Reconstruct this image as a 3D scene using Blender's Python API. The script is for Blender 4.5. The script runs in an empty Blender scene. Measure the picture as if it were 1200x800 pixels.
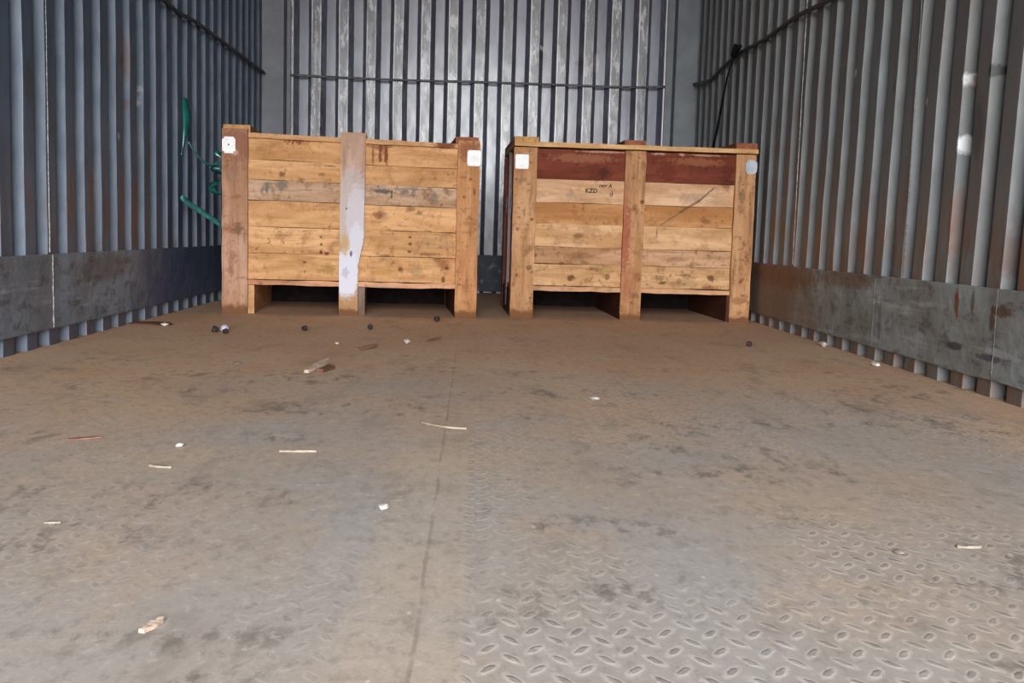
import bpy, bmesh, math, random
from mathutils import Vector, Matrix, noise as mnoise
random.seed(7)
S = bpy.context.scene
COL = S.collection

# ------------------------------------------------------------------ camera
F, YAW, PIT, ROLL, H = 1230.19, 0.03913, -0.10291, 0.02885, 0.34371
fw = Vector((math.sin(YAW)*math.cos(PIT), math.cos(YAW)*math.cos(PIT), math.sin(PIT)))
rt = fw.cross(Vector((0, 0, 1))).normalized()
up = rt.cross(fw)
r2 = math.cos(ROLL)*rt + math.sin(ROLL)*up
u2 = -math.sin(ROLL)*rt + math.cos(ROLL)*up
cd = bpy.data.cameras.new('camera'); cam = bpy.data.objects.new('camera', cd); COL.objects.link(cam)
m = Matrix((r2, u2, -fw)).transposed().to_4x4(); m.translation = (0, 0, H)
cam.matrix_world = m
cd.sensor_width = 36; cd.lens = F*36/1200; cd.clip_start = 0.02
S.camera = cam

# ------------------------------------------------------------------ light: overcast sky through the open doors
XL, XR, D, YO, ZC = -1.158, 1.192, 5.93, -2.7, 2.42
SKY = 5.2
S.view_settings.view_transform = 'Standard'; S.view_settings.look = 'None'
S.view_settings.gamma = 1; S.view_settings.use_curve_mapping = False
S.view_settings.exposure = 2.65
W = bpy.data.worlds.new('overcast_sky'); S.world = W; W.use_nodes = True
nt = W.node_tree; nt.nodes.clear()
wo = nt.nodes.new('ShaderNodeOutputWorld'); bg = nt.nodes.new('ShaderNodeBackground')
tc = nt.nodes.new('ShaderNodeTexCoord'); sx = nt.nodes.new('ShaderNodeSeparateXYZ'); cr = nt.nodes.new('ShaderNodeValToRGB')
mp = nt.nodes.new('ShaderNodeMapRange'); mp.inputs[1].default_value = -1; mp.inputs[2].default_value = 1
nt.links.new(tc.outputs['Generated'], sx.inputs[0]); nt.links.new(sx.outputs[2], mp.inputs[0]); nt.links.new(mp.outputs[0], cr.inputs[0])
e = cr.color_ramp.elements
e[0].position = 0.0; e[0].color = (0.20, 0.18, 0.16, 1)
e[1].position = 1.0; e[1].color = (0.80, 0.90, 1.0, 1)
q = e.new(0.495); q.color = (0.22, 0.20, 0.18, 1)
q = e.new(0.51); q.color = (0.96, 0.97, 0.98, 1)
q = e.new(0.7); q.color = (0.92, 0.96, 1.0, 1)
nt.links.new(cr.outputs[0], bg.inputs[0]); bg.inputs[1].default_value = SKY
nt.links.new(bg.outputs[0], wo.inputs[0])
pl = bpy.data.lights.new('door_opening_portal', 'AREA'); pl.shape = 'RECTANGLE'; pl.size = 2.36; pl.size_y = 2.42
po = bpy.data.objects.new('door_opening_portal', pl); COL.objects.link(po)
po.location = ((XL+XR)/2, YO+0.01, ZC/2); po.rotation_euler = (math.pi/2, 0, 0)   # faces +Y, into the container
pl.cycles.is_portal = True

# ------------------------------------------------------------------ node helper
def lin(c):
    return tuple(((v/255)/12.92 if v/255 <= 0.04045 else ((v/255+0.055)/1.055)**2.4) for v in c)
class G:
    def __init__(s, name):
        s.m = bpy.data.materials.new(name); s.m.use_nodes = True
        s.t = s.m.node_tree; s.t.nodes.clear()
        s.out = s.t.nodes.new('ShaderNodeOutputMaterial'); s.b = s.t.nodes.new('ShaderNodeBsdfPrincipled')
        s.t.links.new(s.b.outputs[0], s.out.inputs[0])
        c = s.t.nodes.new('ShaderNodeTexCoord'); s.P = c.outputs['Object']
        x = s.t.nodes.new('ShaderNodeSeparateXYZ'); s.L(s.P, x.inputs[0])
        s.x, s.y, s.z = x.outputs
    def L(s, a, i):
        if a is None: return
        if isinstance(a, bpy.types.NodeSocket): s.t.links.new(a, i)
        elif isinstance(a, (tuple, list)):
            i.default_value = (*a[:3], 1) if len(i.default_value) == 4 else a
        else: i.default_value = a
    def M(s, op, a, b=None, c=None, clamp=False):
        n = s.t.nodes.new('ShaderNodeMath'); n.operation = op; n.use_clamp = clamp
        s.L(a, n.inputs[0]); s.L(b, n.inputs[1]); s.L(c, n.inputs[2]); return n.outputs[0]
    def add(s, a, b): return s.M('ADD', a, b)
    def sub(s, a, b): return s.M('SUBTRACT', a, b)
    def mul(s, a, b): return s.M('MULTIPLY', a, b)
    def inv(s, a): return s.M('SUBTRACT', 1.0, a)
    def ss(s, v, a, b):      # smoothstep a..b -> 0..1
        n = s.t.nodes.new('ShaderNodeMapRange'); n.interpolation_type = 'SMOOTHSTEP'
        if a > b: n.inputs[1].default_value = b; n.inputs[2].default_value = a; n.inputs[3].default_value = 1; n.inputs[4].default_value = 0
        else: n.inputs[1].default_value = a; n.inputs[2].default_value = b
        s.L(v, n.inputs[0]); return n.outputs[0]
    def vec(s, sc, off=(0, 0, 0), src=None):
        n = s.t.nodes.new('ShaderNodeMapping'); n.inputs['Scale'].default_value = sc; n.inputs['Location'].default_value = off
        s.L(src if src is not None else s.P, n.inputs[0]); return n.outputs[0]
    def comb(s, x, y, z):
        n = s.t.nodes.new('ShaderNodeCombineXYZ'); s.L(x, n.inputs[0]); s.L(y, n.inputs[1]); s.L(z, n.inputs[2]); return n.outputs[0]
    def noise(s, v, scale=1, detail=4, rough=0.55, dist=0):
        n = s.t.nodes.new('ShaderNodeTexNoise'); s.L(v, n.inputs['Vector']); n.inputs['Scale'].default_value = scale
        n.inputs['Detail'].default_value = detail; n.inputs['Roughness'].default_value = rough; n.inputs['Distortion'].default_value = dist
        return n.outputs['Fac']
    def vor(s, v, scale=1, rnd=1):
        n = s.t.nodes.new('ShaderNodeTexVoronoi'); s.L(v, n.inputs['Vector']); n.inputs['Scale'].default_value = scale
        n.inputs['Randomness'].default_value = rnd; return n.outputs['Distance']
    def mix(s, f, a, b, mode='MIX'):
        n = s.t.nodes.new('ShaderNodeMix'); n.data_type = 'RGBA'; n.blend_type = mode; n.clamp_factor = True
        s.L(f, n.inputs[0]); s.L(a, n.inputs[6]); s.L(b, n.inputs[7]); return n.outputs[2]
    def spot(s, a, b, ca, cb, ra, rb, wob=None, edge=0.5):
        """soft elliptical mark centred on (ca,cb) in the plane of coordinates a,b"""
        da = s.mul(s.sub(a, ca), 1/ra); db = s.mul(s.sub(b, cb), 1/rb)
        d = s.M('SQRT', s.add(s.mul(da, da), s.mul(db, db)))
        if wob is not None: d = s.add(d, wob)
        return s.ss(d, 1.0+edge*0.5, 1.0-edge*0.5)
    def bump(s, h, dist=0.002, st=1.0):
        n = s.t.nodes.new('ShaderNodeBump'); n.inputs['Distance'].default_value = dist; n.inputs['Strength'].default_value = st
        s.L(h, n.inputs['Height']); s.t.links.new(n.outputs[0], s.b.inputs['Normal'])
    def attr(s, name):
        n = s.t.nodes.new('ShaderNodeAttribute'); n.attribute_name = name; return n.outputs['Fac']
    def fin(s, col, rough=0.6, metal=0.0, spec=None):
        s.L(col, s.b.inputs['Base Color']); s.L(rough, s.b.inputs['Roughness']); s.L(metal, s.b.inputs['Metallic'])
        if spec is not None: s.L(spec, s.b.inputs['Specular IOR Level'])
        return s.m

# ------------------------------------------------------------------ mesh helpers
def obj(name, bm, mats, parent=None, smooth=False):
    me = bpy.data.meshes.new(name); bmesh.ops.recalc_face_normals(bm, faces=bm.faces[:]); bm.to_mesh(me); bm.free()
    for mm in (mats if isinstance(mats, (list, tuple)) else [mats]): me.materials.append(mm)
    if smooth:
        for p in me.polygons: p.use_smooth = True
    o = bpy.data.objects.new(name, me); COL.objects.link(o)
    if parent: o.parent = parent
    return o
def tag(o, label, cat, group=None):
    o['label'] = label; o['category'] = cat
    if group: o['group'] = group
    return o
def struct(o): o['kind'] = 'structure'; return o
def box(bm, x0, x1, y0, y1, z0, z1, mi=0, bev=0.0, top=None, jit=0.0, nseg=1):
    """box with optional bevel; top=(zl,zr) slopes the top edge; nseg cuts along x with ragged jitter"""
    xs = [x0+(x1-x0)*i/nseg for i in range(nseg+1)]
    tl = top if top else (z1, z1)
    rings = []
    for i, x in enumerate(xs):
        t = (x-x0)/(x1-x0); zt = tl[0]+(tl[1]-tl[0])*t
        ja = random.uniform(-jit, jit); jb = random.uniform(-jit, jit)
        rings.append([bm.verts.new(c) for c in ((x, y0, z0+ja), (x, y1, z0+ja), (x, y1, zt+jb), (x, y0, zt+jb))])
    fs = []
    for a, b in zip(rings, rings[1:]):
        for k in range(4): fs.append(bm.faces.new((a[k], a[(k+1) % 4], b[(k+1) % 4], b[k])))
    fs.append(bm.faces.new(rings[0])); fs.append(bm.faces.new(rings[-1][::-1]))
    for f in fs: f.material_index = mi
    if bev:
        es = list({e for f in fs for e in f.edges if len(e.link_faces) == 2 and e.calc_face_angle(0) > 0.6 or e.is_boundary})
        r = bmesh.ops.bevel(bm, geom=es, offset=bev, segments=1, affect='EDGES', profile=0.5)
        for f in r['faces']: f.material_index = mi
    return fs
def boxz(bm, x0, x1, y0, y1, z0, z1, mi=0, bev=0.002, jit=0.0015, nseg=6, off=None):
    """upright board, cut along z so its edges can wander"""
    rings = []
    for i in range(nseg+1):
        t = i/nseg; z = z0+(z1-z0)*t; dx = off(t) if off else (0, 0)
        a = x0+dx[0]+random.uniform(-jit, jit); b = x1+dx[1]+random.uniform(-jit, jit)
        rings.append([bm.verts.new(c) for c in ((a, y0, z), (b, y0, z), (b, y1, z), (a, y1, z))])
    fs = []
    for a, b in zip(rings, rings[1:]):
        for k in range(4): fs.append(bm.faces.new((a[k], a[(k+1) % 4], b[(k+1) % 4], b[k])))
    fs.append(bm.faces.new(rings[0][::-1])); fs.append(bm.faces.new(rings[-1]))
    for f in fs: f.material_index = mi
    if bev:
        es = list({e for f in fs for e in f.edges if len(e.link_faces) == 2 and e.calc_face_angle(0) > 0.6})
        r = bmesh.ops.bevel(bm, geom=es, offset=bev, segments=1, affect='EDGES')
        for f in r['faces']: f.material_index = mi
def tube(bm, pts, rad, n=8):
    pts = [Vector(p) for p in pts]; rings = []
    for i, p in enumerate(pts):
        t = (pts[min(i+1, len(pts)-1)]-pts[max(i-1, 0)]).normalized()
        a = t.cross(Vector((0.13, 0.31, 1))).normalized(); b = t.cross(a)
        r = rad[i] if isinstance(rad, (list, tuple)) else rad
        rings.append([bm.verts.new(p+r*(math.cos(2*math.pi*k/n)*a+math.sin(2*math.pi*k/n)*b)) for k in range(n)])
    for a, b in zip(rings, rings[1:]):
        for k in range(n): bm.faces.new((a[k], a[(k+1) % n], b[(k+1) % n], b[k]))
    bm.faces.new(rings[0]); bm.faces.new(rings[-1][::-1])
def smoothpts(pts, n=5):
    P = [Vector(p) for p in pts]; out = []
    for i in range(len(P)-1):
        p0, p1, p2, p3 = P[max(i-1, 0)], P[i], P[i+1], P[min(i+2, len(P)-1)]
        for k in range(n):
            t = k/n
            out.append(0.5*((2*p1)+(-p0+p2)*t+(2*p0-5*p1+4*p2-p3)*t*t+(-p0+3*p1-3*p2+p3)*t**3))
    out.append(P[-1]); return out
def ribbon(bm, pts, widths, wdir, th=0.0012):
    """flat strap following pts; wdir(i) gives its width direction"""
    pts = [Vector(p) for p in pts]; rings = []
    for i, p in enumerate(pts):
        t = (pts[min(i+1, len(pts)-1)]-pts[max(i-1, 0)]).normalized()
        w = Vector(wdir(i/(len(pts)-1))).normalized(); w = (w-t*w.dot(t)).normalized(); n = t.cross(w)
        hw = widths(i/(len(pts)-1))/2
        rings.append([bm.verts.new(p+a*w*hw+b*n*th/2) for a, b in ((-1, -1), (1, -1), (1, 1), (-1, 1))])
    for a, b in zip(rings, rings[1:]):
        for k in range(4): bm.faces.new((a[k], a[(k+1) % 4], b[(k+1) % 4], b[k]))
    bm.faces.new(rings[0]); bm.faces.new(rings[-1][::-1])

# ------------------------------------------------------------------ materials of the shell
def floor_mat():
    g = G('tread_plate_steel'); x, y = g.x, g.y
    CP, RP = 0.0195, 0.040
    u = g.mul(g.add(x, 0.009), 1/CP); ci = g.M('FLOOR', u); par = g.M('FLOORED_MODULO', ci, 2.0)
    sg = g.sub(g.mul(par, 2.0), 1.0)
    v = g.add(g.mul(y, 1/RP), g.mul(par, 0.5)); ri = g.M('FLOOR', v)
    px = g.mul(g.sub(g.M('FRACT', u), 0.5), CP); py = g.mul(g.sub(g.M('FRACT', v), 0.5), RP)
    py = g.mul(py, 0.62)
    lx = g.mul(g.add(px, g.mul(g.mul(sg, py), 0.8)), 0.78); ly = g.mul(g.sub(py, g.mul(g.mul(sg, px), 0.8)), 0.78)
    wn = g.noise(g.vec((1, 1, 1)), 160, 1)
    a = g.mul(lx, 1/0.0078); b = g.mul(ly, 1/0.0031)
    d = g.add(g.M('SQRT', g.add(g.mul(a, a), g.mul(b, b))), g.mul(g.sub(wn, 0.5), 0.7))
    lug = g.ss(d, 1.15, 0.55); ring = g.mul(g.ss(d, 1.9, 1.2), g.ss(d, 0.6, 1.05))
    # smooth weld strip down the middle
    seamx = g.add(g.add(x, 0.041), g.mul(g.sub(g.noise(g.vec((0, 6, 0)), 1, 2), 0.5), 0.008))
    axs = g.M('ABSOLUTE', seamx)
    strip = g.mul(g.ss(x, -0.125, -0.085), g.ss(x, 0.004, -0.004))
    worn = g.M('MAXIMUM', g.mul(g.ss(g.noise(g.vec((1.6, 0.9, 1), (3, 1, 0)), 1.6, 4, 0.6), 0.38, 0.60), g.add(0.35, g.mul(g.ss(x, -0.15, 0.05), 0.65))), g.mul(g.ss(x, -0.02, 0.05), g.ss(y, 1.1, 0.85)))
    dirt = g.ss(y, 4.2, 1.0)
    lv = g.mul(g.mul(g.mul(worn, g.add(g.mul(dirt, 0.75), 0.25)), g.inv(g.mul(strip, 0.8))), 1.0)
    # colours
    n1 = g.noise(g.vec((1, 1, 1), (5, 2, 0)), 1.3, 5, 0.6)
    n2 = g.noise(g.vec((1, 0.7, 1)), 3.4, 5, 0.65)
    n3 = g.noise(g.P, 42, 4, 0.65)
    n4 = g.noise(g.vec((1, 0.45, 1), (9, 4, 0)), 15, 5, 0.7)
    col = g.mix(g.ss(n1, 0.42, 0.58), (0.262, 0.235, 0.212), (0.275, 0.228, 0.188))
    col = g.mix(g.ss(n2, 0.50, 0.66), col, (0.295, 0.235, 0.185))
    blue = g.spot(x, y, 0.235, 0.98, 0.055, 0.22, g.mul(g.sub(n2, 0.5), 3.0), 1.0)
    blue = g.M('MAXIMUM', blue, g.spot(x, y, -0.125, 1.15, 0.04, 0.15, g.mul(g.sub(n2, 0.5), 3.0), 1.0))
    col = g.mix(g.mul(blue, 0.30), col, (0.250, 0.255, 0.265))
    col = g.mix(g.mul(g.mul(strip, g.ss(n2, 0.3, 0.5)), g.mul(g.ss(y, 2.1, 1.5), 0.55)), col, (0.33, 0.275, 0.215))
    # brown road dust deeper inside and along the walls
    far = g.M('MAXIMUM', g.ss(g.add(y, g.mul(g.sub(n1, 0.5), 2.2)), 1.3, 2.9), g.ss(g.add(g.M('ABSOLUTE', g.sub(x, 0.017)), g.mul(g.sub(n2, 0.5), 0.5)), 0.85, 1.15))
    brown = g.mix(g.ss(n2, 0.4, 0.62), (0.385, 0.235, 0.140), (0.400, 0.268, 0.170))
    col = g.mix(g.mul(far, 0.88), col, brown)
    # dark grease in the pattern
    dk = g.mul(g.ss(g.add(g.mul(n4, 0.6), g.mul(g.noise(g.vec((1, 0.5, 1), (4, 4, 0)), 48, 4, 0.7), 0.4)), 0.50, 0.60), g.ss(g.noise(g.vec((0.8, 1.6, 1), (1, 7, 0)), 2.6, 3, 0.6), 0.46, 0.60))
    col = g.mix(g.mul(dk, g.mul(g.ss(y, 3.4, 2.4), 0.75)), col, (0.10, 0.085, 0.072))
    col = g.mix(g.mul(g.mul(ring, lv), 0.24), col, (0.52, 0.50, 0.47))
    col = g.mix(g.mul(g.mul(lug, lv), g.mul(g.ss(n4, 0.40, 0.62), 0.45)), col, (0.13, 0.115, 0.10))
    # seam crack
    crack = g.mul(g.ss(axs, 0.0028, 0.0006), g.ss(g.noise(g.vec((0, 9, 0), (0, 3, 0)), 1, 3), 0.38, 0.55))
    crack = g.mul(crack, g.ss(y, 4.0, 2.0))
    col = g.mix(g.mul(crack, 0.55), col, (0.17, 0.13, 0.10))
    m1 = g.noise(g.vec((1, 0.6, 1), (2, 8, 0)), 55, 5, 0.75); m2 = g.noise(g.vec((1, 0.35, 1), (6, 1, 0)), 9, 5, 0.7)
    col = g.mix(g.mul(g.ss(m1, 0.50, 0.68), 0.42), col, (0.135, 0.115, 0.095))
    col = g.mix(g.mul(g.ss(m1, 0.45, 0.30), 0.40), col, (0.43, 0.38, 0.33))
    col = g.mix(g.mul(g.ss(m2, 0.53, 0.66), 0.30), col, (0.150, 0.125, 0.105))
    col = g.mix(g.mul(g.ss(m2, 0.43, 0.30), 0.25), col, (0.38, 0.34, 0.30))
    # fine grit
    col = g.mix(g.mul(g.ss(n3, 0.58, 0.75), 0.35), col, (0.14, 0.12, 0.10))
    col = g.mix(g.mul(g.ss(n3, 0.40, 0.25), 0.35), col, (0.50, 0.45, 0.39))
    vo = g.add(g.vor(g.vec((1, 0.6, 1)), 27), g.mul(g.sub(m1, 0.5), 0.16))
    col = g.mix(g.mul(g.ss(vo, 0.075, 0.03), 0.55), col, (0.48, 0.41, 0.33))
    hgt = g.add(g.mul(g.mul(lug, lv), 1.0), g.add(g.mul(n4, 1.4), g.add(g.mul(n3, 0.6), g.mul(m1, 1.0))))
    hgt = g.sub(hgt, g.mul(crack, 0.8))
    g.bump(hgt, 0.0009, 0.6)
    col = g.mix(1.0, col, (1.50, 1.44, 1.40), 'MULTIPLY')
    return g.fin(col, g.add(0.62, g.mul(n2, 0.3)), 0.0, 0.25)

def wall_mat(name, paint, paint2, grime, plane, spots, rustbits, scuff=0.0, seed=0.0, grimeamt=0.6, rearx=False):
    """painted corrugated steel. 'crest' / 'edge' come from the mesh profile."""
    g = G(name)
    a = g.x if rearx else g.y; z = g.z
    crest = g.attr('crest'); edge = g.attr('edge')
    wv = g.vec((1, 1, 1), (seed, seed, 0))
    n1 = g.noise(wv, 2.2, 4, 0.6)
    n2 = g.noise(g.vec((1, 1, 0.35), (seed, 2+seed, 0)), 26, 5, 0.65)
    n3 = g.noise(g.vec((1, 1, 0.12), (seed, seed, 3)), 14, 4, 0.6)
    n4 = g.noise(g.vec((1, 1, 0.5), (0, seed, 0)), 70, 3, 0.6)
    col = g.mix(g.ss(n1, 0.35, 0.65), paint, paint2)
    col = g.mix(g.mul(g.ss(n2, 0.52, 0.72), 0.35), col, grime)
    gr = g.mul(g.add(g.mul(crest, 0.75), 0.12), g.add(g.mul(g.ss(n1, 0.3, 0.6), 0.5), g.mul(g.ss(n3, 0.38, 0.62), 0.5)))
    col = g.mix(g.mul(gr, grimeamt), col, grime)
    # rust bleeding upward from the kick plate in the valleys and crests
    rb = g.mul(g.ss(g.add(z, g.mul(g.sub(n3, 0.5), 0.55)), 0.52, 0.27), g.mul(g.ss(n2, 0.42, 0.62), crest))
    col = g.mix(g.mul(rb, rustbits), col, (0.15, 0.062, 0.028))
    col = g.mix(g.mul(g.mul(g.ss(n4, 0.64, 0.72), g.ss(n1, 0.45, 0.6)), 0.5*rustbits+0.1), col, (0.10, 0.055, 0.035))
    if scuff:
        sc1 = g.noise(g.vec((1, 1, 0.28), (seed, 0, 5)), 34, 5, 0.7)
        sc2 = g.noise(g.vec((1, 1, 0.16), (seed, 0, 2)), 9, 3, 0.6)
        lo = g.ss(z, 1.9, 0.5)
        sm = g.mul(g.mul(g.ss(sc1, 0.50, 0.60), g.ss(sc2, 0.38, 0.56)), crest)
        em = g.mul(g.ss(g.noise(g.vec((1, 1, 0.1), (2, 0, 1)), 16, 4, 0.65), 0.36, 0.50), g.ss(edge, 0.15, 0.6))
        col = g.mix(g.mul(g.mul(crest, g.ss(n2, 0.42, 0.58)), 0.75), col, (0.060, 0.055, 0.052))
        col = g.mix(g.mul(sm, scuff), col, (0.55, 0.54, 0.56))
        col = g.mix(g.mul(em, 0.95), col, (0.92, 0.86, 0.88))  # edge highlight painted into the colour, over scuffed crest edges
    else:
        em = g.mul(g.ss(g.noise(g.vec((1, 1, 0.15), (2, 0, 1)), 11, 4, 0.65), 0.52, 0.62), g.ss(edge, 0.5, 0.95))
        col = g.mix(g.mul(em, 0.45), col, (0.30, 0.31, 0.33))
    wob = g.mul(g.sub(g.noise(g.P, 60, 3), 0.5), 1.4)
    for (ca, cz, ra, rz, c, st) in spots:
        if c is WHT and not rearx: ca *= 1.0145
        col = g.mix(g.mul(g.spot(a, z, ca, cz, ra, rz, wob, 0.6), st), col, c)
    if scuff:
        g.bump(g.add(g.mul(n2, 0.5), g.mul(sc1, g.mul(crest, 0.8))), 0.003, 0.5)
        return g.fin(col, g.add(0.22, g.mul(n2, 0.25)), 0.0, 1.0)
    g.bump(g.add(g.mul(n2, 0.6), g.mul(n1, 3.0)), 0.004, 0.5)
    return g.fin(col, g.add(0.38, g.mul(n2, 0.3)), 0.0, 0.5)

RUST = (0.16, 0.055, 0.022); DARK = (0.012, 0.010, 0.010); WHT = (0.62, 0.63, 0.64); BRN = (0.085, 0.045, 0.030); PUR = (0.075, 0.05, 0.055)
mat_floor = floor_mat()
mat_left = wall_mat('blue_grey_painted_steel', (0.090, 0.134, 0.190), (0.072, 0.105, 0.162), (0.046, 0.066, 0.102), 'L',
    [(3.555, 0.868, 0.030, 0.020, BRN, 1), (3.53, 0.90, 0.03, 0.07, RUST, .5), (3.60, 0.88, 0.03, 0.07, RUST, .4), (4.805, 0.854, 0.012, 0.008, DARK, 1),
     (3.73, 0.79, 0.022, 0.035, (0.42, 0.40, 0.42), .8), (3.745, 0.75, 0.008, 0.02, (0.42, 0.40, 0.42), .8), (3.56, 0.735, 0.015, 0.015, (.35, .3, .32), .6),
     (3.60, 0.735, 0.02, 0.02, PUR, .8), (3.09, 0.40, 0.012, 0.10, RUST, .75), (3.25, 0.42, 0.014, 0.08, RUST, .8), (3.39, 0.35, 0.02, 0.07, RUST, .6),
     (3.53, 0.40, 0.018, 0.11, RUST, .8), (3.66, 0.38, 0.02, 0.12, RUST, .8), (3.40, 0.86, 0.02, 0.06, RUST, .4), (2.60, 0.60, 0.03, 0.06, BRN, .5),
     (2.81, 0.70, 0.025, 0.05, (0.04, 0.055, 0.03), .6), (3.50, 0.62, 0.01, 0.012, (.4, .42, .45), .7), (3.01, 0.80, 0.012, 0.02, (.4, .45, .5), .5)],
    0.38, 0, 0.0, 0.85)
mat_right = wall_mat('grey_painted_steel', (0.125, 0.144, 0.150), (0.104, 0.116, 0.120), (0.110, 0.094, 0.086), 'R',
    [(3.508, 0.842, 0.028, 0.010, DARK, 1), (2.449, 0.752, 0.014, 0.014, DARK, 1), (2.532, 0.750, 0.028, 0.016, WHT, .9), (2.57, 0.745, 0.015, 0.02, RUST, .7),
     (2.552, 0.592, 0.012, 0.022, WHT, 1), (2.66, 0.84, 0.010, 0.035, WHT, .8), (4.672, 0.857, 0.012, 0.010, DARK, 1), (2.50, 0.62, 0.03, 0.07, (.04, .045, .045), .6),
     (2.313, 0.324, 0.03, 0.05, BRN, .7), (2.40, 0.36, 0.02, 0.06, RUST, .6), (2.76, 0.72, 0.012, 0.012, WHT, .7), (3.30, 0.875, 0.014, 0.012, WHT, .5),
     (4.62, 0.60, 0.014, 0.03, WHT, .7), (4.42, 0.60, 0.014, 0.03, WHT, .7), (2.60, 0.40, 0.02, 0.08, RUST, .5), (3.2, .36, .03, .08, RUST, .5), (3.62, .33, .02, .10, RUST, .6), (2.95, 0.33, 0.02, 0.07, BRN, .6),
     (2.42, 0.55, 0.02, 0.05, (.12, .14, .14), .6), (3.02, .79, .01, .02, PUR, .8)],
    0.8, 0, 4.0, 1.0)
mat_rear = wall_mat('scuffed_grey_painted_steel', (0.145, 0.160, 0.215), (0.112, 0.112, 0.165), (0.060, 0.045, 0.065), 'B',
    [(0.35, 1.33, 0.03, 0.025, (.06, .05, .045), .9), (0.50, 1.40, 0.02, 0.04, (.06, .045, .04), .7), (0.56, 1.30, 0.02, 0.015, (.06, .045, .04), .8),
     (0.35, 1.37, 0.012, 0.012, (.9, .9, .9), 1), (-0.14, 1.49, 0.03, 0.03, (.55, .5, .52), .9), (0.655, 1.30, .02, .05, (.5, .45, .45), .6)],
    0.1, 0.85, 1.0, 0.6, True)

def plate_mat(name, c1, c2, cfar, axis, spots, seed):
    g = G(name); a = {'x': g.x, 'y': g.y}[axis]; z = g.z
    n1 = g.noise(g.vec((1, 1, 1), (seed, seed, 0)), 3.2, 5, 0.65)
    n2 = g.noise(g.vec((1, 0.5, 1.2), (0, seed, 0)), 22, 5, 0.7)
    n3 = g.noise(g.vec((1, 0.10, 1), (0, seed, 0)), 30, 4, 0.6)
    col = g.mix(g.ss(n1, 0.38, 0.62), c1, c2)
    col = g.mix(g.mul(g.ss(n2, 0.50, 0.66), 0.65), col, (0.055, 0.050, 0.052))
    col = g.mix(g.mul(g.ss(n3, 0.56, 0.70), 0.5), col, (0.36, 0.38, 0.39))
    col = g.mix(g.mul(g.ss(g.add(a, g.mul(g.sub(n1, 0.5), 1.0)), 3.3, 4.0), 0.85), col, cfar)
    col = g.mix(g.mul(g.ss(n2, 0.62, 0.74), 0.35), col, (0.20, 0.19, 0.18))
    wob = g.mul(g.sub(g.noise(g.P, 50, 3), 0.5), 1.4)
    for (ca, cz, ra, rz, c, st) in spots:
        col = g.mix(g.mul(g.spot(a, z, ca, cz, ra, rz, wob, 0.6), st), col, c)
    g.bump(g.add(n2, g.mul(n1, 4.0)), 0.004, 0.6)
    return g.fin(col, g.add(0.45, g.mul(n2, 0.3)), 0, 0.4)
mat_kick_l = plate_mat('scraped_grey_plate', (0.195, 0.240, 0.290), (0.145, 0.158, 0.185), (0.055, 0.072, 0.140), 'y',
    [(3.35, .20, .25, .04, (.085, .05, .035), .5), (2.8, .23, .12, .02, (.12, .15, .17), .5)], 1.0)
mat_kick_r = plate_mat('rusty_grey_plate', (0.235, 0.262, 0.258), (0.180, 0.180, 0.168), (0.170, 0.105, 0.070), 'y',
    [(2.52, .205, .012, .035, RUST, 1), (2.44, .21, .008, .03, BRN, .8), (2.30, .20, .05, .012, BRN, .9), (2.345, .18, .012, .03, BRN, .9), (3.3, .23, .25, .03, (.12, .055, .025), .6),
     (4.0, .21, .4, .045, (.14, .062, .028), .75), (2.35, .09, .06, .008, (.03, .04, .05), .8), (2.52, .10, .04, .010, (.02, .02, .02), .8), (3.0, .12, .01, .06, (.04, .035, .03), .5)], 6.0)
mat_kick_b = plate_mat('dark_blue_plate', (0.060, 0.075, 0.105), (0.050, 0.058, 0.080), (0.05, 0.06, 0.09), 'x', [], 3.0)

def plain(name, c, rough=0.6, metal=0.0, var=0.25, scale=40, spec=None):
    g = G(name); n = g.noise(g.P, scale, 4, 0.6)
    col = g.mix(g.ss(n, 0.35, 0.65), tuple(v*(1-var) for v in c), tuple(min(1, v*(1+var)) for v in c))
    g.bump(n, 0.001, 0.3)
    return g.fin(col, rough, metal, spec)
mat_post = plain('corner_post_paint', (0.155, 0.160, 0.185), 0.5, 0, 0.12, 9)
mat_post_r = plain('corner_post_paint_grey', (0.150, 0.172, 0.190), 0.5, 0, 0.12, 9)
mat_ceil = plain('ceiling_paint', (0.30, 0.31, 0.32), 0.6)
mat_rod = plain('dark_rod_steel', (0.035, 0.033, 0.036), 0.5, 0.0, 0.4)
mat_rodb = plain('grey_rod_steel', (0.105, 0.105, 0.120), 0.5, 0.0, 0.4)
mat_weld = plain('weld_bead', (0.40, 0.38, 0.36), 0.5, 0, 0.5, 90)
mat_welddark = plain('dark_weld_bead', (0.10, 0.09, 0.085), 0.5, 0, 0.5, 90)

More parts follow.
